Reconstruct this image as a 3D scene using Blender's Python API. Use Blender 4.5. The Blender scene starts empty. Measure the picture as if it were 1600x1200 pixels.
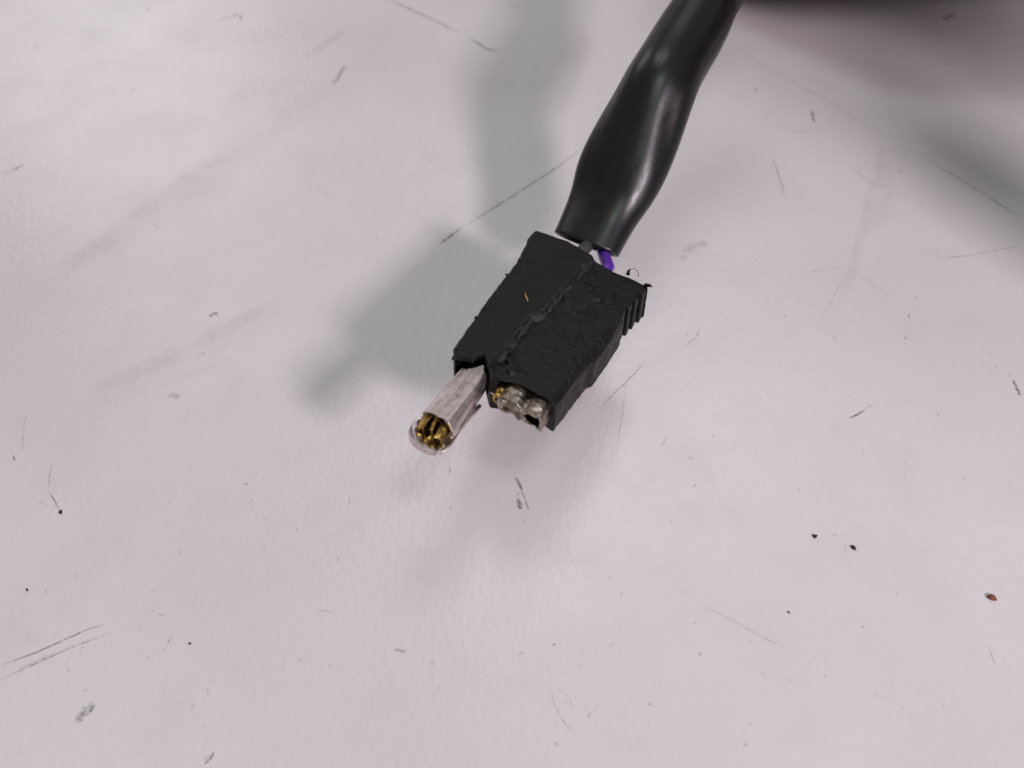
import bpy, math, random
import numpy as np
from mathutils import Vector

S = 0.001                     # all modelling below is in millimetres; the scene is in metres
sc = bpy.context.scene
col = sc.collection
rng = random.Random(7)

# ------------------------------------------------------------------ camera
FPX = 1500.0; TH = math.radians(55); H = 135.0
cF = np.array([0, math.cos(TH), -math.sin(TH)]); cU = np.array([0, math.sin(TH), math.cos(TH)])
cC = np.array([0, 0, H])
cam = bpy.data.cameras.new('camera'); co = bpy.data.objects.new('camera', cam); col.objects.link(co)
co.location = (0, 0, H * S); co.rotation_euler = (math.radians(90) - TH, 0, 0)
cam.sensor_width = 36; cam.lens = 36 * FPX / 1600
cam.clip_start = 0.005; cam.clip_end = 20
cam.dof.use_dof = True; cam.dof.focus_distance = 0.150; cam.dof.aperture_fstop = 20
sc.camera = co
sc.view_settings.view_transform = 'Standard'; sc.view_settings.look = 'None'
sc.view_settings.exposure = 0; sc.view_settings.gamma = 1

# ------------------------------------------------------------------ world and lamps
w = bpy.data.worlds.new('World'); sc.world = w; w.use_nodes = True
nt = w.node_tree; bg = nt.nodes['Background']
bg.inputs[0].default_value = (1.0, 0.95, 0.97, 1); bg.inputs[1].default_value = 0.22

def lamp(name, direction, dist, size, power, color, target=(0, 110, 10), size_y=None):
    l = bpy.data.lights.new(name, 'AREA'); o = bpy.data.objects.new(name, l); col.objects.link(o)
    d = Vector(direction).normalized(); o.location = (Vector(target) + d * dist) * S
    o.rotation_euler = d.to_track_quat('Z', 'Y').to_euler()
    l.size = size * S; l.energy = power; l.color = color
    if size_y: l.shape = 'RECTANGLE'; l.size_y = size_y * S
    return o
lamp('key_lamp', (0.547, -0.605, 0.578), 800, 105, 4.15, (1.0, 0.865, 0.955))
lamp('overhead_lamp', (0.20, -0.25, 0.94), 600, 112, 0.52, (0.84, 1.0, 0.86))
lamp('rear_ceiling_lamp', (0.10, 0.476, 0.888), 800, 256, 0.78, (1.0, 0.99, 1.0))
lamp('back_left_sheen_lamp', (-0.533, 0.90, 0.62), 650, 220, 0.46, (1.0, 0.93, 1.0))  # added lamp, lifts the sheen at the far left of the table

# ------------------------------------------------------------------ helpers
def ray(x, y): return cF + np.array([(x - 800) / FPX, 0, 0]) + cU * (600 - y) / FPX
def P(x, y, z=0.0):
    r = ray(x, y); return cC + r * ((z - H) / r[2])

def mesh(name, verts, faces, mat=None, parent=None, smooth=True, attr=None, loc=(0, 0, 0)):
    me = bpy.data.meshes.new(name)
    v = (np.asarray(verts, dtype=np.float64) - np.asarray(loc)) * S
    if isinstance(faces, np.ndarray):
        me.vertices.add(len(v)); me.vertices.foreach_set('co', v.astype(np.float32).ravel())
        n = len(faces); me.loops.add(n * 4); me.polygons.add(n)
        me.loops.foreach_set('vertex_index', faces.astype(np.int32).ravel())
        me.polygons.foreach_set('loop_start', np.arange(0, n * 4, 4, dtype=np.int32))
        me.update(calc_edges=True); me.validate()
    else:
        me.from_pydata([tuple(q) for q in v], [], faces); me.update()
    if smooth: me.polygons.foreach_set('use_smooth', [True] * len(me.polygons))
    if attr is not None:
        a = me.attributes.new('mark', 'FLOAT', 'POINT'); a.data.foreach_set('value', list(attr))
    if mat: me.materials.append(mat)
    o = bpy.data.objects.new(name, me); col.objects.link(o)
    o.location = tuple(np.asarray(loc) * S)
    if parent:
        o.parent = parent
        pl = parent.matrix_basis.translation.copy(); q = parent.parent
        while q: pl += q.matrix_basis.translation; q = q.parent
        o.location = Vector(tuple(np.asarray(loc) * S)) - pl
    return o

def hash3(i, j, k, seed):
    n = (i * 374761393 + j * 668265263 + k * 2147483647 + seed * 974634777) & 0xffffffff
    n = ((n ^ (n >> 13)) * 1274126177) & 0xffffffff
    return ((n ^ (n >> 16)) & 0xffff) / 65535.0 * 2 - 1
def noise(x, y, z, scale, seed=0):
    x = x / scale + 1000; y = y / scale + 1000; z = z / scale + 1000
    i = np.floor(x).astype(np.int64); j = np.floor(y).astype(np.int64); k = np.floor(z).astype(np.int64)
    u = x - i; v = y - j; t = z - k
    u = u * u * (3 - 2 * u); v = v * v * (3 - 2 * v); t = t * t * (3 - 2 * t)
    r = 0
    for a in (0, 1):
        for b in (0, 1):
            for c in (0, 1):
                r = r + hash3(i + a, j + b, k + c, seed) * (u if a else 1 - u) * (v if b else 1 - v) * (t if c else 1 - t)
    return r
def smax(a, b, k): h = np.clip(0.5 - 0.5 * (b - a) / k, 0, 1); return b + (a - b) * h + k * h * (1 - h)
def smin(a, b, k): return -smax(-a, -b, k)
def sbox(A, B, C, c, h, r=0.1):
    qx = np.abs(A - c[0]) - h[0] + r; qy = np.abs(B - c[1]) - h[1] + r; qz = np.abs(C - c[2]) - h[2] + r
    return np.sqrt(np.maximum(qx, 0) ** 2 + np.maximum(qy, 0) ** 2 + np.maximum(qz, 0) ** 2) + np.minimum(np.maximum(qx, np.maximum(qy, qz)), 0) - r

def nets(f, lo, hi, h):
    """surface nets: polygonise the zero level of f on a regular grid"""
    ax = [np.arange(lo[i], hi[i] + h, h) for i in range(3)]
    X, Y, Z = np.meshgrid(*ax, indexing='ij')
    V = f(X, Y, Z).astype(np.float32)
    for i in range(3):
        sl = [slice(None)] * 3
        for e in (0, -1):
            sl[i] = e; V[tuple(sl)] = np.maximum(V[tuple(sl)], h)
    s = V < 0
    n = [len(a) for a in ax]
    cnt = np.zeros((n[0]-1, n[1]-1, n[2]-1), np.int8)
    for a in (0, 1):
        for b in (0, 1):
            for c in (0, 1):
                cnt += s[a:n[0]-1+a, b:n[1]-1+b, c:n[2]-1+c]
    I, J, K = np.nonzero((cnt > 0) & (cnt < 8))
    idx = -np.ones(cnt.shape, np.int64); idx[I, J, K] = np.arange(len(I))
    acc = np.zeros((len(I), 3)); num = np.zeros(len(I))
    corners = [(a, b, c) for a in (0, 1) for b in (0, 1) for c in (0, 1)]
    for p in corners:
        for d in range(3):
            if p[d]: continue
            q = list(p); q[d] = 1
            v0 = V[I+p[0], J+p[1], K+p[2]]; v1 = V[I+q[0], J+q[1], K+q[2]]
            m = (v0 < 0) != (v1 < 0)
            t = np.where(m, v0 / np.where(v0 - v1 == 0, 1, v0 - v1), 0)
            pos = np.array(p, float)[None, :].repeat(len(I), 0); pos[:, d] += t
            acc += pos * m[:, None]; num += m
    pts = acc / num[:, None] + np.stack([I, J, K], 1)
    pts = pts * h + np.array(lo)
    fs = []
    for d in range(3):
        e, g = [(1, 2), (2, 0), (0, 1)][d]
        A = np.moveaxis(s, (d, e, g), (0, 1, 2)); ID = np.moveaxis(idx, (d, e, g), (0, 1, 2))
        a0 = A[:-1, 1:-1, 1:-1]; a1 = A[1:, 1:-1, 1:-1]
        i, j, k = np.nonzero(a0 != a1)
        q = np.stack([ID[i, j, k], ID[i, j+1, k], ID[i, j+1, k+1], ID[i, j, k+1]], 1)
        fl = ~a0[i, j, k]; q[fl] = q[fl][:, ::-1]
        fs.append(q)
    return pts, np.concatenate(fs)

# ------------------------------------------------------------------ materials
def newmat(name):
    m = bpy.data.materials.new(name); m.use_nodes = True
    n = m.node_tree; return m, n, n.nodes['Principled BSDF']
def nd(n, t, **k):
    x = n.nodes.new(t)
    for a, b in k.items(): setattr(x, a, b)
    return x
def mm_coord(n):
    """object coordinates in millimetres"""
    t = nd(n, 'ShaderNodeNewGeometry'); v = nd(n, 'ShaderNodeVectorMath', operation='SCALE')
    v.inputs['Scale'].default_value = 1 / S; n.links.new(t.outputs['Position'], v.inputs[0]); return v.outputs[0]
def noi(n, vec, scale, detail=4, rough=0.6, stretch=None):
    if stretch:
        rt_ = nd(n, 'ShaderNodeMapping'); rt_.inputs['Rotation'].default_value = (0, 0, stretch[3])
        n.links.new(vec, rt_.inputs[0])
        mp = nd(n, 'ShaderNodeMapping'); mp.inputs['Scale'].default_value = stretch[:3]
        n.links.new(rt_.outputs[0], mp.inputs[0]); vec = mp.outputs[0]
    x = nd(n, 'ShaderNodeTexNoise'); x.inputs['Scale'].default_value = scale
    x.inputs['Detail'].default_value = detail; x.inputs['Roughness'].default_value = rough
    n.links.new(vec, x.inputs['Vector']); return x.outputs['Fac']
def ramp(n, fac, stops):
    r = nd(n, 'ShaderNodeValToRGB'); e = r.color_ramp.elements
    while len(e) < len(stops): e.new(0.5)
    for q, (p, c) in zip(e, stops):
        q.position = p; q.color = (c, c, c, 1) if isinstance(c, (int, float)) else (*c, 1)
    n.links.new(fac, r.inputs[0]); return r.outputs[0]
def bump(n, b, h, strength, dist_mm, prev=None):
    x = nd(n, 'ShaderNodeBump'); x.inputs['Strength'].default_value = strength; x.inputs['Distance'].default_value = dist_mm * S
    n.links.new(h, x.inputs['Height'])
    if prev: n.links.new(prev, x.inputs['Normal'])
    if b: n.links.new(x.outputs[0], b.inputs['Normal'])
    return x.outputs[0]
def mixc(n, fac, a, b, mode='MIX'):
    x = nd(n, 'ShaderNodeMix', data_type='RGBA', blend_type=mode)
    for i, v in ((0, fac), (6, a), (7, b)):
        if isinstance(v, (int, float)): x.inputs[i].default_value = v
        elif isinstance(v, tuple): x.inputs[i].default_value = (*v, 1)
        else: n.links.new(v, x.inputs[i])
    return x.outputs[2]

# table laminate
mT, n, b = newmat('white_laminate'); c = mm_coord(n)
big = noi(n, c, 0.012, 3, 0.5); mid = noi(n, c, 0.09, 4, 0.6); fine = noi(n, c, 1.4, 3, 0.7)
c1 = mixc(n, ramp(n, big, [(0.3, 0.0), (0.7, 1.0)]), (0.640, 0.595, 0.615), (0.730, 0.708, 0.718))
c1 = mixc(n, ramp(n, mid, [(0.5, 0.0), (0.85, 0.35)]), c1, (0.54, 0.52, 0.53))
c1 = mixc(n, ramp(n, fine, [(0.55, 0.0), (0.8, 0.20)]), c1, (0.50, 0.47, 0.48))
n.links.new(c1, b.inputs['Base Color'])
n.links.new(ramp(n, mid, [(0.2, 0.27), (0.8, 0.37)]), b.inputs['Roughness'])
g1 = noi(n, c, 0.95, 2, 0.55, (1, 0.55, 1, 0.15)); g2 = noi(n, c, 2.6, 2, 0.6)
b.inputs['Specular IOR Level'].default_value = 0.65
p = bump(n, None, g1, 0.6, 0.11); bump(n, b, g2, 0.4, 0.04, p)

def mark_mat(name, color, scale, lo, hi, stretch=None, rough=0.7):
    m, n, b = newmat(name); c = mm_coord(n)
    b.inputs['Base Color'].default_value = (*color, 1); b.inputs['Roughness'].default_value = rough
    at = nd(n, 'ShaderNodeAttribute', attribute_name='mark')
    r = ramp(n, noi(n, c, scale, 4, 0.7, stretch), [(lo, 0.0), (hi, 1.0)])
    mu = nd(n, 'ShaderNodeMath', operation='MULTIPLY'); n.links.new(at.outputs['Fac'], mu.inputs[0]); n.links.new(r, mu.inputs[1])
    n.links.new(mu.outputs[0], b.inputs['Alpha']); return m
mScr = mark_mat('rubbed_scratch', (0.10, 0.095, 0.10), 2.2, 0.36, 0.60)
mSmu = mark_mat('grey_smudge', (0.27, 0.24, 0.27), 1.3, 0.35, 0.72, (1.4, 0.5, 1, 0.95))
mSoft = mark_mat('soft_smudge', (0.36, 0.34, 0.36), 0.30, 0.15, 0.75, (1.2, 0.6, 1, 0.95))
mBrn = mark_mat('brownish_stain', (0.42, 0.34, 0.31), 0.25, 0.2, 0.8)

# black plastic
mP, n, b = newmat('black_plastic'); c = mm_coord(n)
a1 = noi(n, c, 0.35, 4, 0.65); a2 = noi(n, c, 3.0, 4, 0.7)
cc = mixc(n, ramp(n, a1, [(0.40, 0.0), (0.68, 0.85)]), (0.0050, 0.0050, 0.0058), (0.0115, 0.0085, 0.0065))
cc = mixc(n, ramp(n, a2, [(0.62, 0.0), (0.76, 0.7)]), cc, (0.06, 0.054, 0.052))
n.links.new(cc, b.inputs['Base Color'])
n.links.new(ramp(n, a1, [(0.3, 0.40), (0.7, 0.66)]), b.inputs['Roughness'])
b.inputs['Specular IOR Level'].default_value = 0.30
p = bump(n, None, noi(n, c, 0.9, 4, 0.6), 0.3, 0.18); bump(n, b, noi(n, c, 5.0, 3, 0.7), 0.5, 0.05, p)

# heat-shrink sleeve
mS, n, b = newmat('black_sleeve_rubber'); c = mm_coord(n)
b.inputs['Base Color'].default_value = (0.0055, 0.005, 0.0065, 1)
a1 = noi(n, c, 0.5, 4, 0.65, (1.5, 0.3, 1, 0.4))
n.links.new(ramp(n, a1, [(0.3, 0.28), (0.75, 0.42)]), b.inputs['Roughness'])
b.inputs['Specular IOR Level'].default_value = 0.45
p = bump(n, None, noi(n, c, 0.5, 3, 0.6), 0.10, 0.2); bump(n, b, noi(n, c, 2.2, 4, 0.7), 0.22, 0.05, p)

# tinned and brass metal
def metal(name, base, dirt, rough, dlo, dhi):
    m, n, b = newmat(name); c = mm_coord(n)
    b.inputs['Metallic'].default_value = 1
    d = ramp(n, noi(n, c, 0.55, 5, 0.7, (1.8, 0.3, 1, 0.5)), [(dlo, 0.0), (dhi, 1.0)])
    col_ = mixc(n, d, base, dirt)
    sp = ramp(n, noi(n, c, 2.3, 3, 0.7), [(0.62, 0.0), (0.72, 0.75)])
    col_ = mixc(n, sp, col_, (0.06, 0.045, 0.035)); n.links.new(col_, b.inputs['Base Color'])
    n.links.new(ramp(n, noi(n, c, 1.1, 4, 0.6), [(0.3, rough - 0.08), (0.7, rough + 0.14)]), b.inputs['Roughness'])
    p = bump(n, None, noi(n, c, 0.9, 3, 0.6, (2.2, 0.12, 1, 0.5)), 0.25, 0.05); bump(n, b, noi(n, c, 4, 3, 0.6), 0.3, 0.025, p)
    return m
mTin = metal('tinned_metal', (0.70, 0.615, 0.60), (0.36, 0.30, 0.27), 0.38, 0.50, 0.72)
mBrass = metal('bare_brass', (0.60, 0.40, 0.11), (0.11, 0.055, 0.02), 0.30, 0.40, 0.60)
mSold = metal('discoloured_metal', (0.44, 0.40, 0.37), (0.20, 0.14, 0.07), 0.34, 0.42, 0.62)

def simple(name, colr, rough=0.5, bs=2.0, bd=0.05):
    m, n, b = newmat(name); c = mm_coord(n)
    v = noi(n, c, bs, 3, 0.6); n.links.new(mixc(n, v, tuple(x * 0.75 for x in colr), tuple(x * 1.2 for x in colr)), b.inputs['Base Color'])
    b.inputs['Roughness'].default_value = rough; bump(n, b, v, 0.5, bd); return m
mPur = simple('purple_insulation', (0.10, 0.018, 0.34), 0.45)
mGry = simple('dark_grey_insulation', (0.045, 0.045, 0.047), 0.5)
mCrumb = simple('black_crumb', (0.012, 0.010, 0.010), 0.6, 3)
mRust = simple('reddish_brown_crumb', (0.20, 0.055, 0.03), 0.6, 3)
mFib = simple('straw_fibre', (0.42, 0.28, 0.10), 0.5, 3)
mBlock = simple('dark_brown_blocker', (0.055, 0.024, 0.017), 0.6, 0.3, 0.3)  # surface of the added shadow-casting shapes

# ------------------------------------------------------------------ table top with its wear
X = 900
me_v = [(-X, -500, 0), (X, -500, 0), (X, 1100, 0), (-X, 1100, 0), (-X, -500, -25), (X, -500, -25), (X, 1100, -25), (-X, 1100, -25)]
table = mesh('table_top', me_v, [(0, 1, 2, 3), (4, 7, 6, 5), (0, 4, 5, 1), (1, 5, 6, 2), (2, 6, 7, 3), (3, 7, 4, 0)], mT, smooth=False)
table['kind'] = 'structure'

zlay = [0.006]
def stroke(name, pts, wpx, alpha, mat, taper=1.0, wob=0.5, jit=True):
    """an irregular flat mark rubbed onto the table, given by photo pixels on the table plane"""
    zlay[0] += 0.0006; z = zlay[0]
    q = [P(x, y, 0)[:2] for x, y in pts]
    pxmm = np.linalg.norm(P(pts[0][0] + 1, pts[0][1], 0) - P(pts[0][0], pts[0][1], 0))
    wd = wpx * pxmm
    dense = []
    for a, b_ in zip(q[:-1], q[1:]):
        L = np.linalg.norm(b_ - a); m = max(2, int(L / max(wd * 0.45, 0.35)))
        dense += [a + (b_ - a) * t / m for t in range(m)]
    dense.append(q[-1]); dense = np.array(dense)
    for _ in range(2): dense[1:-1] = (dense[:-2] + 2 * dense[1:-1] + dense[2:]) / 4
    N = len(dense); vs = []; at = []; fs = []
    prof = [(-1, 0), (-0.55, 0.75), (0, 1), (0.55, 0.75), (1, 0)]
    for i in range(N):
        t = dense[min(i + 1, N - 1)] - dense[max(i - 1, 0)]; t = t / (np.linalg.norm(t) + 1e-9)
        nn = np.array([-t[1], t[0]]); s = i / (N - 1)
        e = min(1, (0.12 + 4 * s)) * min(1, (0.12 + 4 * (1 - s))) if taper else 1
        wi = wd * 0.75 * (0.55 + 0.45 * e) * rng.uniform(1 - wob * 0.6, 1 + wob * 0.6)
        off = rng.uniform(-.18, .18) * wd if jit else 0
        aa = alpha * (e if taper else 1) * rng.uniform(0.65, 1.15)
        if i in (0, N - 1): aa *= 0.0
        for o_, f_ in prof:
            xy = dense[i] + nn * (o_ * wi + off); vs.append((xy[0], xy[1], z)); at.append(min(1, aa * f_))
    for i in range(N - 1):
        for k in range(4): fs.append((i*5+k, (i+1)*5+k, (i+1)*5+k+1, i*5+k+1))
    # face up
    fs2 = []
    for f_ in fs:
        a, b_, c_ = (np.array(vs[f_[k]]) for k in (0, 1, 2))
        fs2.append(f_ if np.cross(b_ - a, c_ - b_)[2] > 0 else f_[::-1])
    mesh(name, vs, fs2, mat, table, smooth=False, attr=at)

SCR = [
 ([(600,-4),(640,14),(680,32),(722,54)],3.2,.6),([(735,60),(760,76),(782,82)],3.4,.7),([(722,54),(740,64)],1.5,.3),
 ([(685,382),(700,372),(720,357)],4.2,.8),([(716,360),(770,326),(830,288),(880,255),(915,226)],2.6,.62),
 ([(338,34),(350,29),(362,25)],2.4,.6),([(358,26),(375,23),(378,33)],3,.7),
 ([(519,133),(530,118),(540,101)],5,.55),([(540,106),(548,109)],2,.3),
 ([(20,265),(30,262),(38,256)],4,.6),
 ([(326,496),(334,490),(343,489)],5,.65),
 ([(-4,1042),(60,1018),(100,1000),(140,982),(168,974)],2.4,.75),([(-4,1064),(60,1035),(110,1012),(176,988)],1.8,.6),
 ([(20,1050),(90,1020)],5,.16),
 ([(118,1132),(126,1118),(148,1098)],10,.5),([(138,1116),(144,1108),(148,1100)],4,.7),
 ([(317,1195),(328,1188),(335,1172)],2.8,.85),([(318,1190),(322,1182),(332,1178)],1.8,.4),
 ([(804,744),(811,755),(816,767)],4.5,.85),([(813,764),(820,778),(827,800)],1.7,.7),([(808,778),(811,788),(814,797)],6.5,.85),([(814,768),(806,776)],2,.6),
 ([(816,814),(823,815)],2,.6),
 ([(1325,654),(1340,648),(1352,639)],3,.75),([(1350,640),(1358,634),(1370,634)],1.6,.45),
 ([(1582,592),(1586,600),(1594,620)],4.6,.85),([(1576,580),(1580,590)],2,.5),
 ([(1268,172),(1270,180),(1272,192)],3.4,.8),
 ([(1440,245),(1470,262),(1540,304),(1604,348)],2.1,.6),
 ([(1140,66),(1200,108),(1290,155),(1360,200),(1420,236)],1.5,.35),([(1325,258),(1370,292)],1.6,.35),
 ([(1455,406),(1520,398),(1604,382)],1.8,.42),([(1255,426),(1320,416)],1.6,.28),([(1310,410),(1360,440),(1405,476)],1.5,.2),
 ([(1205,242),(1213,262),(1222,290),(1227,312)],2,.45),([(1207,190),(1230,204),(1300,208)],1.6,.25),
 ([(1180,136),(1183,146)],4,.35),
 ([(1472,32),(1482,26),(1494,23)],4,.85),
 ([(936,650),(946,628),(965,609),(978,598),(1013,560)],1.8,.5),([(978,600),(972,650),(963,716)],1.3,.3),
 ([(1031,700),(1038,690),(1043,680)],1.6,.45),
 ([(1296,835),(1312,836),(1326,836)],1.5,.4),
 ([(1545,1008),(1548,1022),(1557,1040)],1.8,.5),
 ([(860,1072),(866,1100),(882,1130),(902,1147)],1.6,.34),([(866,1072),(890,1090),(899,1120)],1.3,.24),([(882,1095),(888,1104)],3,.2),
 ([(910,1090),(918,1115),(930,1112),(934,1098),(924,1086)],1.3,.22),
 ([(1169,1130),(1172,1128),(1174,1134)],2,.5),
 ([(1081,974),(1090,974)],3.2,.55),
 ([(42,640),(36,680),(34,710)],1.4,.3),([(82,724),(76,748),(78,765)],1.6,.4),([(76,768),(84,780),(94,798)],2,.6),
 ([(20,710),(24,722)],2.2,.6),([(58,784),(76,790)],1.4,.22),
 ([(262,617),(274,620),(284,619)],8,.28),([(290,642),(298,638)],2,.2),
 ([(280,96),(310,78),(350,76)],1.5,.25),([(375,92),(382,118),(370,152)],1.5,.22),
 ([(202,149),(210,139),(219,131)],1.8,.42),
 ([(585,380),(592,366)],1.8,.3),([(640,280),(690,236)],1.6,.2),([(650,185),(690,150)],1.5,.15),
 ([(614,1016),(624,1014),(634,1021)],5,.42),([(672,1032),(677,1036),(674,1042)],1.5,.45),
 ([(495,955),(510,954),(522,959)],1.8,.38),([(234,950),(246,960),(264,963)],1.4,.42),([(253,1022),(262,1006),(271,988)],1.8,.42),
 ([(704,790),(705,801)],2,.5),([(702,726),(704,741)],1.6,.4),([(543,690),(548,686)],1,.2),
 ([(1095,509),(1088,528),(1068,543)],1.7,.4),([(1073,515),(1074,526)],1.8,.28),
 ([(1410,526),(1420,530)],3,.45),([(1432,462),(1430,468)],3,.4),([(1421,490),(1419,498)],3,.45),
 ([(1375,245),(1395,234),(1415,242),(1414,256)],1.4,.2),([(1390,270),(1415,267)],1.6,.3),
 ([(1060,230),(1062,236)],3,.2),([(1514,222),(1517,227)],4,.5),
 ([(1183,350),(1190,344),(1204,340)],1.6,.25),([(1197,470),(1202,462)],1.5,.3),
 ([(232,10),(230,18)],2.6,.35),([(55,69),(60,75)],2.6,.4),([(240,352),(252,358)],1.4,.4),
 ([(484,328),(496,332)],2,.2),([(415,345),(422,348)],1.5,.2),
 ([(982,810),(978,814)],2.4,.4),([(950,906),(957,899)],1.5,.3),([(808,1024),(818,1018),(820,1022)],1.5,.35),
 ([(1063,922),(1080,929)],1.3,.25),([(1085,940),(1130,962),(1200,1000),(1238,1016)],2,.22),
 ([(1350,1076),(1400,1101)],1.5,.18),([(1440,862),(1465,852)],1.3,.18),([(1500,870),(1508,880)],1.3,.18),
 ([(520,1035),(514,1045)],1.6,.35),([(298,1098),(303,1104),(299,1108)],1.6,.35),([(278,1098),(288,1100)],1.5,.3),
 ([(385,784),(392,786),(398,778)],1.6,.3),([(545,776),(546,780)],3,.5),
 ([(1320,720),(1330,690)],1.2,.12),([(1234,585),(1250,570)],1.3,.15),([(1280,500),(1300,470),(1320,430)],2,.15),
 ([(60,380),(110,352)],2,.14),([(795,8),(815,11)],2.4,.4),([(598,270),(600,268)],2,.2)]
for pts, wpx, al in SCR: stroke('scratch', pts, wpx, al, mScr)
SMU = [
 ([(140,612),(200,588),(250,566),(300,545)],26,.26),([(290,548),(340,522),(430,472)],22,.24),
 ([(90,425),(140,395),(185,365)],34,.24),([(170,372),(240,320),(300,275),(350,240)],24,.16),
 ([(250,606),(340,570),(380,545)],10,.16),([(0,272),(18,268),(30,262)],9,.45),
 ([(110,165),(150,150),(200,130)],28,.10),([(70,1010),(20,975),(0,960)],18,.12)]
for pts, wpx, al in SMU: stroke('smudge', pts, wpx, al * .55, mSmu, wob=0.2, jit=False)
SOFT = [([(20,470),(140,400),(300,290),(420,200),(560,110)],60,.16),([(120,640),(280,560),(460,470)],60,.12),
 ([(870,110),(900,80),(925,50)],34,.22),([(0,1000),(100,900),(220,820)],90,.10),([(480,90),(520,60),(550,40)],14,.25)]
for pts, wpx, al in SOFT: stroke('smudge', pts, wpx, al * .45, mSoft, wob=0.1, jit=False)
for pts, wpx, al in [([(1385,210),(1362,300),(1345,370),(1330,430),(1300,505)],13,.13),([(1065,395),(1085,385),(1110,378)],12,.30),([(1060,405),(1075,400)],8,.3),
                     ([(1380,240),(1385,330),(1350,370)],22,.12)]:
    stroke('stain', pts, wpx, al, mBrn, wob=0.15, jit=False)
# countless tiny specks
vs = []; fs = []; at = []
for i in range(520):
    x, y = rng.uniform(-20, 1620), rng.uniform(-20, 1220); c0 = P(x, y, 0); r = rng.choice([.10, .13, .18, .25]) * rng.uniform(.6, 1.2)
    k = len(vs); el = rng.uniform(1, 2.4); an = rng.uniform(0, 3.14); al = rng.choice([.1, .14, .2, .3, .5])
    zz = 0.002 + i * 0.000008
    vs.append((c0[0], c0[1], zz)); at.append(al)
    for j in range(7):
        t = j / 7 * 2 * math.pi; rr = r * rng.uniform(.6, 1.3); u, v = rr * math.cos(t) * el, rr * math.sin(t)
        vs.append((c0[0] + u * math.cos(an) - v * math.sin(an), c0[1] + u * math.sin(an) + v * math.cos(an), zz)); at.append(al * .2)
        fs.append((k, k + 1 + j, k + 1 + (j + 1) % 7))
o = mesh('speckling', vs, fs, mScr, table, smooth=False, attr=at); o['kind'] = 'stuff'

# ------------------------------------------------------------------ connector frame
FLp = P(707, 546, 24); BLp = P(834, 361, 18.6); FRp = P(866, 622, 25.2)
u_ = (FRp - FLp); Wd = np.linalg.norm(u_); u_ /= Wd
v_ = (BLp - FLp); Ld = np.linalg.norm(v_); v_ /= Ld
n_ = np.cross(u_, v_); n_ /= np.linalg.norm(n_)
Minv = np.linalg.inv(np.stack([u_, v_, n_], 1))
def loc2w(p): p = np.asarray(p, float); return FLp + p[..., 0:1] * u_ + p[..., 1:2] * v_ + p[..., 2:3] * n_
def L(x, y, c=0.0):
    """photo pixel -> (a, b) in the plane at height c of the housing frame"""
    r = ray(x, y); o0 = FLp + n_ * c
    t = ((o0 - cC) @ n_) / (r @ n_); q = Minv @ (cC + r * t - o0); return q[0], q[1]
base = (float((FLp[0] + FRp[0]) / 2), float(FLp[1] + 10), 0.0)
conn = bpy.data.objects.new('wire_connector', None); col.objects.link(conn)
conn.location = tuple(np.array(base) * S); conn.empty_display_size = 0.01
conn['label'] = 'broken black plastic plug with two metal terminals and sleeved cable, above the white table'
conn['category'] = 'connector'

# outlines on the top plane
def side(pts): q = sorted([L(*p)[::-1] for p in pts]); return [a for a, _ in q], [b for _, b in q]
lb, la = side([(707,546),(730,513),(752,482),(775,450),(790,431),(796,424),(803,414),(811,403),(815,393),(820,386),(823,376),(828,368),(836,360)])
rb, ra = side([(870,625),(900,586),(927,552),(950,521),(968,494),(976,480),(990,466),(1003,453),(1016,442)])
fa, fb = zip(*sorted([L(*p) for p in [(706,545),(716,556),(724,557),(738,560),(750,553),(757,554),(760,566),(766,577),(780,588),(795,591),(809,593),(827,602),(856,617),(871,628)]]))
ba, bb = zip(*sorted([L(*p) for p in [(832,360),(838,359),(887,376),(923,397),(958,417),(983,427),(1006,437),(1017,444)]]))
sb, sa = side([(773,560),(793,540),(803,527),(817,507),(827,494),(845,490),(860,473),(875,453),(897,432),(912,414),(925,398)])
print('W', Wd, 'L', Ld, 'right a', ra[0], ra[-1], 'b range', rb[0], rb[-1], 'left', la, lb)
T = 6.6
bRib = L(972, 488)[1]; bEnd = L(1014, 441)[1]
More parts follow.
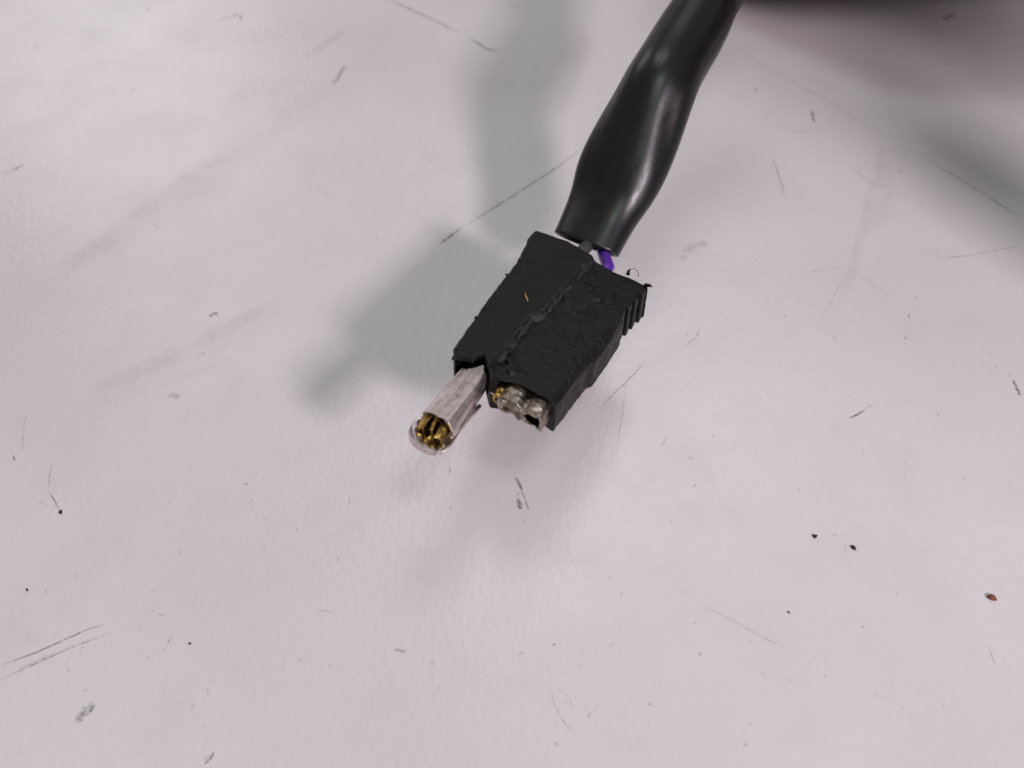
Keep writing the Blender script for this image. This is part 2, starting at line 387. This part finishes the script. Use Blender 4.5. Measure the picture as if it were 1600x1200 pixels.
def housing(A, B, C):
    A2, B2 = A[:, :, :1], B[:, :, :1]; z0 = np.zeros_like(A2)
    n1 = noise(A2, B2, z0, 2.3, 1); n2 = noise(A2, B2, z0, 0.8, 2); n3 = noise(A2, B2, z0, 0.35, 3)
    seam = np.interp(B2[0:1], sb, sa) + 0 * A2
    d = A2 - seam + 0.15 * n2
    right = np.clip(d / 0.85, 0, 1); right = right * right * (3 - 2 * right)
    top = 0.02 * n1 + 0.02 * n3 * (1 - right)
    top = top - right * (0.80 + 0.07 * n1 + 0.05 * n2 + 0.03 * n3)
    top = top + 0.10 * np.exp(-((d + 0.25) / 0.35) ** 2) * (0.6 + 0.6 * n2)
    # torn skin: raised flakes on the worn half
    def flake(px, py, rx, ry, ang, h):
        a0, b0 = L(px, py); ca, sn = math.cos(ang), math.sin(ang)
        x = (A2 - a0) * ca + (B2 - b0) * sn; y = -(A2 - a0) * sn + (B2 - b0) * ca
        e = 1 - np.sqrt((x / rx) ** 2 + (y / ry) ** 2) + 0.25 * n2
        return h * np.clip(e * 4, 0, 1)
    top = top + flake(905, 455, 2.6, 4.0, 0.3, 0.32) + flake(940, 455, 2.6, 1.6, 0.2, 0.32)
    top = top + flake(955, 500, 2.2, 5.0, 0.1, 0.22) + flake(800, 575, 0.9, 0.6, 0.7, 0.35) - flake(786, 560, 1.0, 0.7, 0.4, 0.5)
    top = top - flake(905, 520, 0.8, 0.5, 0, 0.25) + flake(905, 590, 1.8, 2.6, 0.2, 0.2)
    # bevel rising to the right edge
    al = np.interp(B2, lb, la); ar = np.interp(B2, rb, ra)
    top = top - 0.5 * np.clip((A2 - (ar - 1.1)) / 1.1, 0, 1) * np.clip((bRib - B2) / 3, 0, 1)
    nz = noise(A, B, C, 0.9, 5)
    rt = ar + 0.10 * nz
    # lower half of the right side stands out behind the step, grooves for the grip are cut
    bst = L(925, 560)[1]
    rt = rt + 0.5 * np.clip((B - bst) / 0.8, 0, 1) * np.clip((-C - 0.2) / 1.5, 0, 1) * (B < bRib)
    rt = rt - 0.6 * np.clip((B - bRib) * 3, 0, 1) * (B < bEnd - 0.5) * np.clip((-C - 0.9) / 0.3, 0, 1)
    lf = al - 0.08 * nz
    d1 = C - top
    botc = -T + 0.12 * nz - 0.5 * np.clip((B - bRib) / 2, 0, 1)
    D = smax(d1, botc - C, 0.35)
    D = smax(D, smax(lf - A, A - rt, 0.2), 0.35)
    fr = np.interp(A2, fa, fb) + 0.10 * n2; fr = fr - np.clip((-C - 1.5) / 2, 0, 1) * 0.9 * np.exp(-((A - 7.4) / 1.1) ** 2)
    bk = np.interp(A2, ba, bb) - 0.06 * n2
    D = smax(D, smax(fr - B, B - bk, 0.2), 0.3)
    # the two terminal chambers and the rear wire entries
    D = np.maximum(D, -sbox(A, B, C, (3.6, 2, -3.35), (2.95, 5.5, 2.35), 0.5))
    D = np.maximum(D, -sbox(A, B, C, (12.2, 2, -3.45), (4.05, 5.5, 2.45), 0.5))
    D = np.maximum(D, -sbox(A, B, C, (6.0, bb[len(bb)//2] + 0.5, -3.0), (1.5, 3, 1.4), 0.6))
    D = np.maximum(D, -sbox(A, B, C, (11.8, bb[len(bb)//2] + 0.5, -3.2), (1.6, 3, 1.4), 0.6))
    return D + 0.02 * noise(A, B, C, 0.5, 9)
pts, q = nets(housing, (-2.5, -2.5, -T - 1.2), (max(ra) + 2.5, max(bb) + 1.5, 1.2), 0.14)
body = mesh('housing', loc2w(pts), q, mP, conn, loc=base)

# grip ribs on the right side
for k in range(4):
    t0 = (k + 0.5) / 4; b0 = bRib + 0.35 + (bEnd - bRib - 0.9) * t0; a0 = float(np.interp(b0, rb, ra))
    hb = (bEnd - bRib) / 8 * 0.80
    f = lambda A, B, C: sbox(A, B, C, (a0 - 0.75, b0, -T / 2 - 0.55), (0.85, hb, T / 2 - 0.2), 0.32) + 0.07 * noise(A, B, C, 0.9, 20 + k)
    pts, q = nets(f, (a0 - 2, b0 - hb - .4, -T - 1), (a0 + .7, b0 + hb + .4, 0.5), 0.12)
    mesh('grip_rib', loc2w(pts), q, mP, body, loc=base)
for b0 in (L(812,403)[1], L(820,386)[1], L(826,371)[1]):
    a0 = float(np.interp(b0, lb, la))
    f = lambda A, B, C: sbox(A, B, C, (a0 + 0.45, b0, -T / 2 - 0.25), (0.62, 0.62, T / 2 + 0.1), 0.25) + 0.05 * noise(A, B, C, 0.9, int(b0))
    pts, q = nets(f, (a0 - .6, b0 - 1.2, -T - 1), (a0 + 1.5, b0 + 1.2, 0.5), 0.12)
    mesh('grip_rib', loc2w(pts), q, mP, body, loc=base)

# ------------------------------------------------------------------ terminals
def tube_mesh(path, rad, mat, name, parent, seg=10, flat=1.0):
    path = [np.asarray(p, float) for p in path]; vs = []; fs = []
    for i, p in enumerate(path):
        t = path[min(i + 1, len(path) - 1)] - path[max(i - 1, 0)]; t /= np.linalg.norm(t)
        s1 = np.cross(t, [0, 0, 1.0]); s1 /= np.linalg.norm(s1) + 1e-9; s2 = np.cross(s1, t)
        r = rad[i] if isinstance(rad, (list, tuple)) else rad
        for k in range(seg):
            a = 2 * math.pi * k / seg; vs.append(p + s1 * r * math.cos(a) + s2 * r * flat * math.sin(a))
    for i in range(len(path) - 1):
        for k in range(seg): fs.append((i*seg+k, i*seg+(k+1) % seg, (i+1)*seg+(k+1) % seg, (i+1)*seg+k))
    fs.append(tuple(range(seg))[::-1]); fs.append(tuple((len(path)-1)*seg+k for k in range(seg)))
    return mesh(name, vs, fs, mat, parent, loc=base)

c1 = -1.35
aFL1, bFL1 = L(659, 644, c1); aFR1, bFR1 = L(706, 660, c1); aBL1, bBL1 = L(722, 572, c1); aBR1, bBR1 = L(753, 587, c1)
print('T1', (aFL1, bFL1), (aFR1, bFR1), (aBL1, bBL1), (aBR1, bBR1), 'tip', L(637, 672, -4.5), L(690, 703, -5.2))
def shell1(A, B, C):
    bf = (bFL1 + bFR1) / 2 - 0.2
    t = np.clip((B - bf) / (0.4 - bf), -0.4, 1.4)
    lft = aFL1 + (aBL1 - aFL1) * t; rgt = aFR1 + (aBR1 - aFR1) * t + 0.45; lft = lft - 0.15
    lft = lft - 1.7 * np.clip((bf + 1.2 - B) / 1.6, 0, 1) * np.clip((c1 - 1.2 - C) / 1.2, 0, 1)
    cen = (lft + rgt) / 2; hw = (rgt - lft) / 2
    hh = 2.05 - 0.25 * np.clip(t, 0, 1); cc_ = c1 - 2.05
    n1 = noise(A, B, C, 1.6, 31); n2 = noise(A, B, C, 0.6, 32)
    # rounded box section, crease on the right shoulder
    def sec(grow, r):
        qx = np.abs(A - cen) - hw - grow + r; qz = np.abs(C - cc_) - hh - grow + r
        return np.sqrt(np.maximum(qx, 0) ** 2 + np.maximum(qz, 0) ** 2) + np.minimum(np.maximum(qx, qz), 0) - r
    out = sec(0, 0.8) + 0.012 * n1; out = smax(out, (A - cen) * 0.75 + (C - cc_) * 0.66 - 2.55, 0.12)
    inn = out + 0.42
    D = np.maximum(out, -inn)
    D = np.maximum(D, B - 3.0)
    # bottom scoop: nose is rounded in plan and curls up
    rr = np.sqrt(((A - cen) / 1.0) ** 2 + (np.minimum(B - (bf - 0.5), 0) * 1.3) ** 2) - hw - 0.05
    nose = np.maximum(rr, sec(0.0, 1.15) + 0.05 * n1)
    noseS = np.maximum(nose, -(np.maximum(rr, sec(0, 1.15)) + 0.50))
    front = B < bf + 0.6
    D = np.where(B < bf - 0.9, noseS, D)
    # top cut away ahead of an arched edge
    edge = bf + 0.55 - 0.45 * ((A - cen) / np.maximum(hw, .1)) ** 2 + 0.18 * n2
    lim = cc_ - 0.5 + 0.95 * np.clip((A - cen) / -2.5, -0.5, 1) + 0.25 * n1
    cut = np.minimum(edge - B, C - lim + 0.9 * np.clip((bf - B) / 3, -1, 1) * 0)
    D = np.maximum(D, cut)
    # right wall slot and the notch by the nose
    slot = np.maximum(np.abs(C - (cc_ - 0.75)) - 0.42, np.maximum(B - (bf + 5.8 + 0.5 * n2), (cen + hw * 0.55) - A))
    D = np.maximum(D, -slot)
    sl2 = sbox(A, B, C, (aFR1 - 0.75, bf - 2.2, cc_ - 0.6), (0.22, 1.6, 1.7), 0.1)
    D = np.maximum(D, -sl2)
    # torn rear edge of the top
    tear = np.maximum(B - (0.9 - 1.1 * np.abs(A - cen - 0.3) / 2 + 0.5 * n2), -(C - cc_))
    D = np.where((C > cc_) & (B > -0.9), np.maximum(D, B - (1.5 - 1.3 * np.abs(A - cen - 0.7) + 0.4 * n2)), D)
    return D + 0.004 * n2
bf1 = (bFL1 + bFR1) / 2
pts, q = nets(shell1, (min(aFL1, aBL1) - 1.2, bf1 - 5.2, -6.4), (max(aFR1, aBR1) + 1.4, 3.6, -0.4), 0.075)
ter1 = mesh('terminal', loc2w(pts), q, mTin, conn, loc=base)
ter1['label'] = 'long bent silvery socket terminal with open front end'
acen = (aFL1 + aFR1) / 2 - 0.3
# brass inside: back plate, bowed springs, side strip
def spring1(A, B, C):
    n1 = noise(A, B, C, 0.8, 41)
    x = A - acen
    liner = np.maximum(np.abs(np.sqrt((x * 0.66) ** 2 + (C - (c1 - 2.15)) ** 2) - 1.42) - 0.16, np.maximum(B - (bf1 + 2.5), (bf1 - 2.2 + 0.5 * n1) - B))
    liner = np.maximum(liner, np.maximum(-x - 2.2 + 0.0 * B, (C - (c1 - 0.9))))
    liner = np.maximum(liner, (C - (c1 - 1.1)) * (B < bf1 + 0.2))
    return liner + 0.06 * n1
pts, q = nets(spring1, (acen - 3, bf1 - 3, -6), (acen + 3, bf1 + 3, -0.6), 0.075)
mesh('contact_liner', loc2w(pts), q, mBrass, ter1, loc=base)
for k, (dx, tw, hgt) in enumerate([(-0.85, 0.5, 0.2), (0.30, -0.25, 0.35), (1.25, -0.1, 0.0)]):
    def f(A, B, C):
        n1 = noise(A, B, C, 0.7, 50 + k)
        x = A - acen - dx - tw * (B - bf1) * 0.4
        s = np.maximum(np.abs(x + 0.25 * (C - c1 + 2.2)) - 0.24, np.maximum(np.abs(C - (c1 - 2.35 + hgt + 0.18 * (B - bf1))) - 1.15, np.abs(B - bf1 + 0.5) - 1.25))
        return s + 0.09 * n1
    pts, q = nets(f, (acen - 3, bf1 - 2.9, -6), (acen + 3, bf1 + 2, -0.6), 0.08)
    mesh('contact_spring', loc2w(pts), q, mBrass, ter1, loc=base)
# exposed brass edge along the lower right rail
rail = [(750, 634), (732, 652), (717, 668), (702, 685)]
rw = [loc2w((*L(x, y, -4.7), -4.7)) for x, y in rail]
tube_mesh(rw, [0.30, 0.46, 0.52, 0.45], mTin, 'side_rail', ter1, 10, 1.3)
tube_mesh([rw[1] + n_ * .3 + u_ * .05, rw[2] + n_ * .38 + u_ * .1, rw[2] * .4 + rw[3] * .6 + n_ * .3, rw[3] + n_ * .1], [0.10, 0.34, 0.42, 0.25], mBrass, 'brass_strip', ter1, 8, 0.9)

# second terminal: short crumpled stump
c2 = -1.5
a2L = L(781, 606, c2)[0]; a2R = L(856, 640, c2)[0]; b2 = L(781, 606, c2)[1]
print('T2', L(781,606,c2), L(856,640,c2), L(785,650,-4.5), L(860,667,-5))
ac2 = (a2L + a2R) / 2 + 0.15; hw2 = (a2R - a2L) / 2 - 0.1
def shell2(A, B, C):
    n1 = noise(A, B, C, 1.3, 61); n2 = noise(A, B, C, 0.5, 62)
    s = (A - ac2) / hw2
    cc_ = -2.95 - 0.15 * s
    waist = 0.75 * np.exp(-((A - ac2 - 0.35) / 0.75) ** 2)
    hh = 1.6 - waist - 0.45 * np.clip(-s, 0, 1)
    qx = np.abs(A - ac2) - hw2 + 0.9; qz = np.abs(C - cc_) - hh + 0.9
    out = np.sqrt(np.maximum(qx, 0) ** 2 + np.maximum(qz, 0) ** 2) + np.minimum(np.maximum(qx, qz), 0) - 0.9 + 0.09 * n1
    wall = np.maximum(out, -(out + 0.62 - 0.14 * np.clip(s, 0, 1) + 0.25 * np.clip(n1, 0, 1)))
    fe = b2 - 1.6 - 0.3 * s + 0.35 * n1 + 0.08 * n2 + 0.1 * np.clip((C - cc_) / 2, -1, 1)
    D = np.maximum(wall, np.maximum(fe - B, B - 4.5))
    # crushed web between the two hollows
    web = np.maximum(np.maximum(np.abs(A - ac2 + 0.1 + 0.3 * (C - cc_)) - 0.38, out), np.maximum(fe + 0.3 - B, B - 2))
    D = smin(D, web + 0.08 * n2, 0.2)
    # folded plate closing the left hollow
    pl = sbox(A, B + 0.35 * (C - cc_), C, (ac2 - hw2 * 0.42, b2 - 1.2, cc_ - 0.35), (hw2 * 0.5, 0.25, 1.2), 0.2)
    D = smin(D, pl + 0.05 * n1, 0.15)
    return smax(D, -4.3 + 0.25 * n1 - C, 0.2) + 0.03 * n2
pts, q = nets(shell2, (ac2 - hw2 - 1, b2 - 4.2, -7), (ac2 + hw2 + 1, 4.8, -0.8), 0.075)
ter2 = mesh('terminal', loc2w(pts), q, mSold, conn, loc=base)
ter2['label'] = 'short broken crumpled terminal stump'
aq, bq = L(779, 622, -2.9)
f = lambda A, B, C: np.maximum(np.abs(np.sqrt((A - aq) ** 2 + ((C + 3.0) * 0.85) ** 2) - 0.72) - 0.2, np.abs(B - bq - 0.8) - 1.1 - 0.3 * noise(A, B, C, .6, 71)) + 0.08 * noise(A, B, C, .7, 70)
pts, q = nets(f, (aq - 1.6, bq - 1.8, -5), (aq + 1.6, bq + 3, -1), 0.08)
mesh('contact_spring', loc2w(pts), q, mBrass, ter2, loc=base)
tube_mesh([loc2w((aq - .4, bq + .2, -2.9)), loc2w((aq - .9, bq, -2.7)), loc2w((aq - 1.4, bq - .1, -2.4))], [0.2, 0.14, 0.03], mTin, 'torn_sliver', ter2, 6)

# ------------------------------------------------------------------ sleeve
# silhouette pixels (left, right) and centre height
ST = [((867,362),(966,402),14.0),((886,319),(994,352),15.9),((895,286),(1018,320),17.6),((908,245),(1036,290),20.0),((926,205),(1060,238),22.9),((950,161),(1079,184),26.2),((970,125),(1092,143),28.6),((987,99),(1106,110),28.8),((1016,51),(1133,66),29.8),((1051,0),(1168,2),31.5),((1085,-50),(1203,-40),36),((1125,-110),(1245,-92),40),((1180,-190),(1300,-170),46)]
cen = []; half = []
for l, r, z in ST:
    a = P(*l, z); b_ = P(*r, z); cen.append((a + b_) / 2); half.append(np.linalg.norm(b_ - a) / 2)
cen = np.array(cen); half = np.array(half)
tt = np.arange(len(ST)); td = np.linspace(0, len(ST) - 1, 150)
def smooth_interp(y):
    y = np.asarray(y, float); out = []
    for t in td:
        i = min(int(t), len(y) - 2); f = t - i
        p0 = y[max(i-1, 0)]; p1 = y[i]; p2 = y[i+1]; p3 = y[min(i+2, len(y)-1)]
        out.append(0.5 * ((2*p1) + (-p0+p2)*f + (2*p0-5*p1+4*p2-p3)*f*f + (-p0+3*p1-3*p2+p3)*f**3))
    return np.array(out)
for _ in range(1):
    pass
Cn = smooth_interp(cen); 
for _ in range(40): Cn[1:-1] = (Cn[:-2] + 2 * Cn[1:-1] + Cn[2:]) / 4
# frames
SEG = 72; vs = []; half_perp = []
tang = np.gradient(Cn, axis=0); tang /= np.linalg.norm(tang, axis=1)[:, None]
Rt = np.cross(tang, [0, 0, 1.0]); Rt /= np.linalg.norm(Rt, axis=1)[:, None]; Up = np.cross(Rt, tang)
# width across the axis: measured silhouettes are slanted, so take the component across the axis
wv = smooth_interp([P(*r, z) - P(*l, z) for l, r, z in ST]); HW = np.abs((wv * Rt).sum(1)) / 2
for _ in range(40): HW[1:-1] = (HW[:-2] + 2 * HW[1:-1] + HW[2:]) / 4
PER = 40.0
TK = smooth_interp([3.3, 3.5, 3.9, 4.4, 5.0, 5.5, 5.9, 6.0, 6.0, 6.0, 6.0, 6.0, 6.0])
for _ in range(15): TK[1:-1] = (TK[:-2] + 2 * TK[1:-1] + TK[2:]) / 4
def ring(i, inset):
    a = HW[i] * 0.985; s = i / 149; bq_ = TK[i]
    lift = 0.0
    out = []
    ridge = 0.95 - 0.55 * s * 1.3
    for k in range(SEG):
        th = 2 * math.pi * k / SEG
        ex = 0.92
        x = a * math.copysign(abs(math.cos(th)) ** ex, math.cos(th)); y = bq_ * math.copysign(abs(math.sin(th)) ** ex, math.sin(th))
        # two long humps where the wires press the sleeve, winding round as it twists
        ph = 1.02 + 0.75 * min(1, s * 2.2)
        env = math.sin(min(1, s * 5 + 0.15) * math.pi / 2)
        gs = lambda c_, w_: math.exp(-(math.remainder(th - c_, 2 * math.pi) / w_) ** 2)
        hol = math.exp(-((s - 0.40) / 0.13) ** 2)
        hump = 0.55 * gs(ph, 0.50) - 0.30 * gs(ph + 0.95, 0.40) - 0.55 * hol * gs(ph - 0.95, 0.40) + 0.25 * gs(ph + 1.6, 0.35)
        m = 1 + env * hump * 0.16
        if inset: m -= inset / max(a, bq_) * 1.3
        out.append(Cn[i] + Rt[i] * x * m + Up[i] * y * m - tang[i] * y * 0.30 * math.exp(-(i / 22.0) ** 2))
    return out
N = 150
outer = [ring(i, 0) for i in range(N)]; inner = [ring(i, 0.75) for i in range(0, 60)]
# end opening is cut square, slightly uneven
mid0 = [np.array(o_) * 0.5 + np.array(i_) * 0.5 - tang[0] * 0.18 for o_, i_ in zip(outer[0], inner[0])]
rows = [r for r in outer[::-1]] + [mid0] + inner
V = np.array([p for r in rows for p in r]); fs = []
for i in range(len(rows) - 1):
    for k in range(SEG):
        k2 = (k + 1) % SEG; fs.append((i*SEG+k, i*SEG+k2, (i+1)*SEG+k2, (i+1)*SEG+k))
fs = np.array(fs)
sleeve = mesh('sleeve', V, fs, mS, conn, loc=base)

# wires bridging the gap
bk = loc2w
def wpath(px, py, ex, ey, cz0, z1):
    a0, b0 = L(px, py, cz0); start = loc2w((a0, b0 - 2.5, cz0)); mid_ = loc2w((a0, b0 + 0.6, cz0)); end = P(ex, ey, z1)
    far = end + (Cn[16] - Cn[0]) * 0.9
    out = [start, mid_]
    for t in (0.25, 0.5, 0.75): out.append(mid_ * (1 - t) + end * t)
    return out + [end, end * 0.5 + far * 0.5, far]
tube_mesh(wpath(911, 392, 922, 379, -1.9, 14.4), 1.1, mGry, 'wire', conn, 14)['label'] = 'dark grey wire'
tube_mesh(wpath(949, 420, 941, 392, -2.4, 13.9), 1.0, mPur, 'wire', conn, 14)['label'] = 'purple wire'

mTorn, n, b = newmat('torn_grey_plastic'); c = mm_coord(n)
n.links.new(mixc(n, ramp(n, noi(n, c, 1.2, 4, 0.7), [(0.35, 0.0), (0.7, 1.0)]), (0.011, 0.010, 0.011), (0.022, 0.020, 0.023)), b.inputs['Base Color'])
b.inputs['Roughness'].default_value = 0.55; bump(n, b, noi(n, c, 2.2, 4, 0.7), 0.6, 0.12)
sp_ = np.array([(a + 0.25, b_) for a, b_ in zip(sa, sb)])
def seam_f(A, B, C):
    n1 = noise(A, B, C, 1.1, 81); n2 = noise(A, B, C, 0.4, 82)
    sx = np.interp(B, sp_[:, 1], sp_[:, 0]) + 0.15 * n1
    wd_ = 0.52 + 0.16 * n1 + 0.25 * np.exp(-((B - L(838, 490)[1]) / 1.2) ** 2)
    top_ = 0.14 + 0.05 * n1 + 0.03 * n2 - 0.62 * np.clip((A - sx + wd_) / (2 * wd_), 0, 1)
    return np.maximum(np.maximum(np.abs(A - sx) - wd_, C - top_), np.maximum(-0.95 - C, np.maximum(sp_[0, 1] + .2 - B, B - sp_[-1, 1] + .4))) * 0.8
pts, q = nets(seam_f, (min(sp_[:, 0]) - 2, sp_[0, 1] - .5, -1.2), (max(sp_[:, 0]) + 2, sp_[-1, 1] + .5, 0.6), 0.09)
mesh('torn_seam', loc2w(pts), q, mTorn, body, loc=base)

# ragged shreds and a straw fibre on the housing
def thread(name, pts, r, mat, parent):
    tube_mesh([loc2w((*L(x, y, c_), c_)) for x, y, c_ in pts], r, mat, name, parent, 6)
thread('straw_fibre', [(820,458,.18),(822,464,.22),(825,471,.2)], [0.10, 0.16, 0.08], mFib, body)
thread('plastic_shred', [(981,430,.0),(982,424,.5),(984,421,1.0)], [0.35, 0.25, 0.12], mP, body)
thread('plastic_shred', [(984,422,1.0),(990,419,1.2),(995,422,.9),(998,428,.5),(997,433,.1)], [0.05, 0.045, 0.05, 0.045, 0.05], mP, body)
thread('plastic_shred', [(1008,446,-.6),(1015,446,-.3),(1019,448,-.1)], [0.4, 0.25, 0.1], mP, body)
for x, y in [(757,484),(743,497),(790,430),(757,551),(709,560),(714,547),(736,553),(798,545),(794,549),(772,574),(805,556)]:
    a0, b0 = L(x, y); z0 = 0.05
    f = lambda A, B, C: np.sqrt((A - a0) ** 2 * 1.6 + (B - b0) ** 2 + (C - z0) ** 2 * 2) - 0.22 + 0.4 * noise(A, B, C, 0.3, int(x))
    pts, q = nets(f, (a0 - .8, b0 - .8, z0 - .7), (a0 + .8, b0 + .8, z0 + .7), 0.09)
    if len(q): mesh('burr', loc2w(pts), q, mP, body, loc=base)

# ------------------------------------------------------------------ loose crumbs on the table
def crumb(x, y, r, mat, label, seed, el=1.5, ang=0.0, cat='crumb', group=None):
    c0 = P(x, y, 0); h = r / 4
    ca, sn = math.cos(ang), math.sin(ang)
    def f(A, B, C):
        uu = (A * ca + B * sn) / el; vv = -A * sn + B * ca
        return np.sqrt(uu ** 2 + vv ** 2 + (C - r * .5) ** 2 * 1.6) - r * 0.8 + r * 0.6 * noise(A, B, C, r * 0.9, seed)
    pts, q = nets(f, (-2.2 * r, -2.2 * r, -0.3 * r), (2.2 * r, 2.2 * r, 2 * r), h)
    pts[:, 2] = np.maximum(pts[:, 2], 0.01)
    o = mesh('crumb', pts + np.array([c0[0], c0[1], 0]), q, mat, loc=(c0[0], c0[1], 0))
    o['label'] = label; o['category'] = cat
    if group: o['group'] = group
crumb(1273, 838, .34, mCrumb, 'black crumb beside a faint short scratch, nearer the plug of two at lower right', 1, 1.7, -.3, group='black crumbs on the table')
crumb(1333, 856, .32, mCrumb, 'black oval crumb right of the faint short scratch at lower right', 2, 1.8, -.9, group='black crumbs on the table')
crumb(1549, 933, .58, mRust, 'reddish brown crumb lying near the right edge of the white table', 3, 1.4, -.2)
crumb(94, 801, .30, mCrumb, 'black crumb at the end of the dotted scratch on the left', 4, 1.4, .8, group='black crumbs on the table')
crumb(43, 922, .20, mCrumb, 'tiny black crumb above the long double scratch at lower left', 5, 1.1, 0, group='black crumbs on the table')
crumb(1233, 957, .15, mCrumb, 'tiny dark crumb on bare table between the grey tick mark and brown crumb', 6, 1.5, -.4, group='black crumbs on the table')
crumb(297, 1006, .20, mCrumb, 'tiny black crumb right of a faint slanted scratch at lower left', 8, 1.1, 0, group='black crumbs on the table')

# ------------------------------------------------------------------ added unseen case just past the top edge (casts the dark shadow)
def superell(name, c, r, mat, e=0.55, nu=48, nv=28, seed=0):
    vs = []; fs = []
    sg = lambda v, p: math.copysign(abs(v) ** p, v)
    for j in range(nv + 1):
        ph = -math.pi / 2 + math.pi * j / nv
        for i in range(nu):
            th = 2 * math.pi * i / nu
            p = np.array([sg(math.cos(ph), e) * sg(math.cos(th), e) * r[0], sg(math.cos(ph), e) * sg(math.sin(th), e) * r[1], sg(math.sin(ph), e) * r[2]])
            vs.append(p + c)
    for j in range(nv):
        for i in range(nu): fs.append((j*nu+i, j*nu+(i+1) % nu, (j+1)*nu+(i+1) % nu, (j+1)*nu+i))
    return mesh(name, vs, fs, mat, loc=(c[0], c[1], 0))
def blocker_f(A, B, C):
    low = ((208.5 - B) * 0.685 - C) / 1.21          # sloping underside of the overhanging front
    d = smax(low, C - 46 - (B - 150) * 0.04, 10)
    d = smax(d, 154 - B, 8); d = np.maximum(d, np.maximum(B - 300, 0.0 - C))
    g = np.clip(B - 148, 0, 60)
    return smax(d, smax((103 - 10 - 0.95 * g) - A, A - (103 + 10 + 0.35 * g), 14) * 0.75, 8)
pts, q = nets(blocker_f, (26, 140, -2), (160, 306, 60), 1.5)
case = mesh('shadow_blocker', pts, q, mBlock, loc=(110, 250, 0))
case['label'] = 'added unseen case past the top right corner, casting the blurred brown shadow'; case['category'] = 'case'
bt = superell('side_shadow_blocker', np.array([145.0, 70.0, 43.0]), (9, 9, 43), mBlock, 0.7)  # added out of view to cast the grey shadow at the right
bt['label'] = 'added unseen bottle past the right edge, casting the soft grey shadow'; bt['category'] = 'occluder'
hs = [(108, 215, 34), (120, 185, 56), (136, 150, 76), (152, 115, 92), (167, 85, 108), (187, 55, 132), (207, 30, 155)]
hp = []
for i_ in range(len(hs) - 1):
    for t_ in (0, .25, .5, .75):
        p0, p1, p2, p3 = (np.array(hs[max(0, min(len(hs) - 1, i_ + k_))], float) for k_ in (-1, 0, 1, 2))
        hp.append(0.5 * (2*p1 + (p2-p0)*t_ + (2*p0-5*p1+4*p2-p3)*t_*t_ + (3*p1-p0-3*p2+p3)*t_**3))
base = (0.0, 0.0, 0.0)
ho = tube_mesh(hp + [np.array(hs[-1], float)], 17, mBlock, 'blocker_arm', case, 20)  # added unseen tube, bent so its shade deepens the dark corner
ho.location = -Vector(case.location)
for o in (case, bt):
    best = -1e9; bx = 1e9
    for v in o.data.vertices:
        d = np.array(v.co) / S + np.array(o.location) / S - cC; k = d @ cF
        if k > 0:
            px, py = 800 + FPX * d[0] / k, 600 - FPX * (d @ cU) / k
            best = max(best, py if 0 < px < 1600 else -1e9); bx = min(bx, px)
    print('clear', o.name, best, bx)
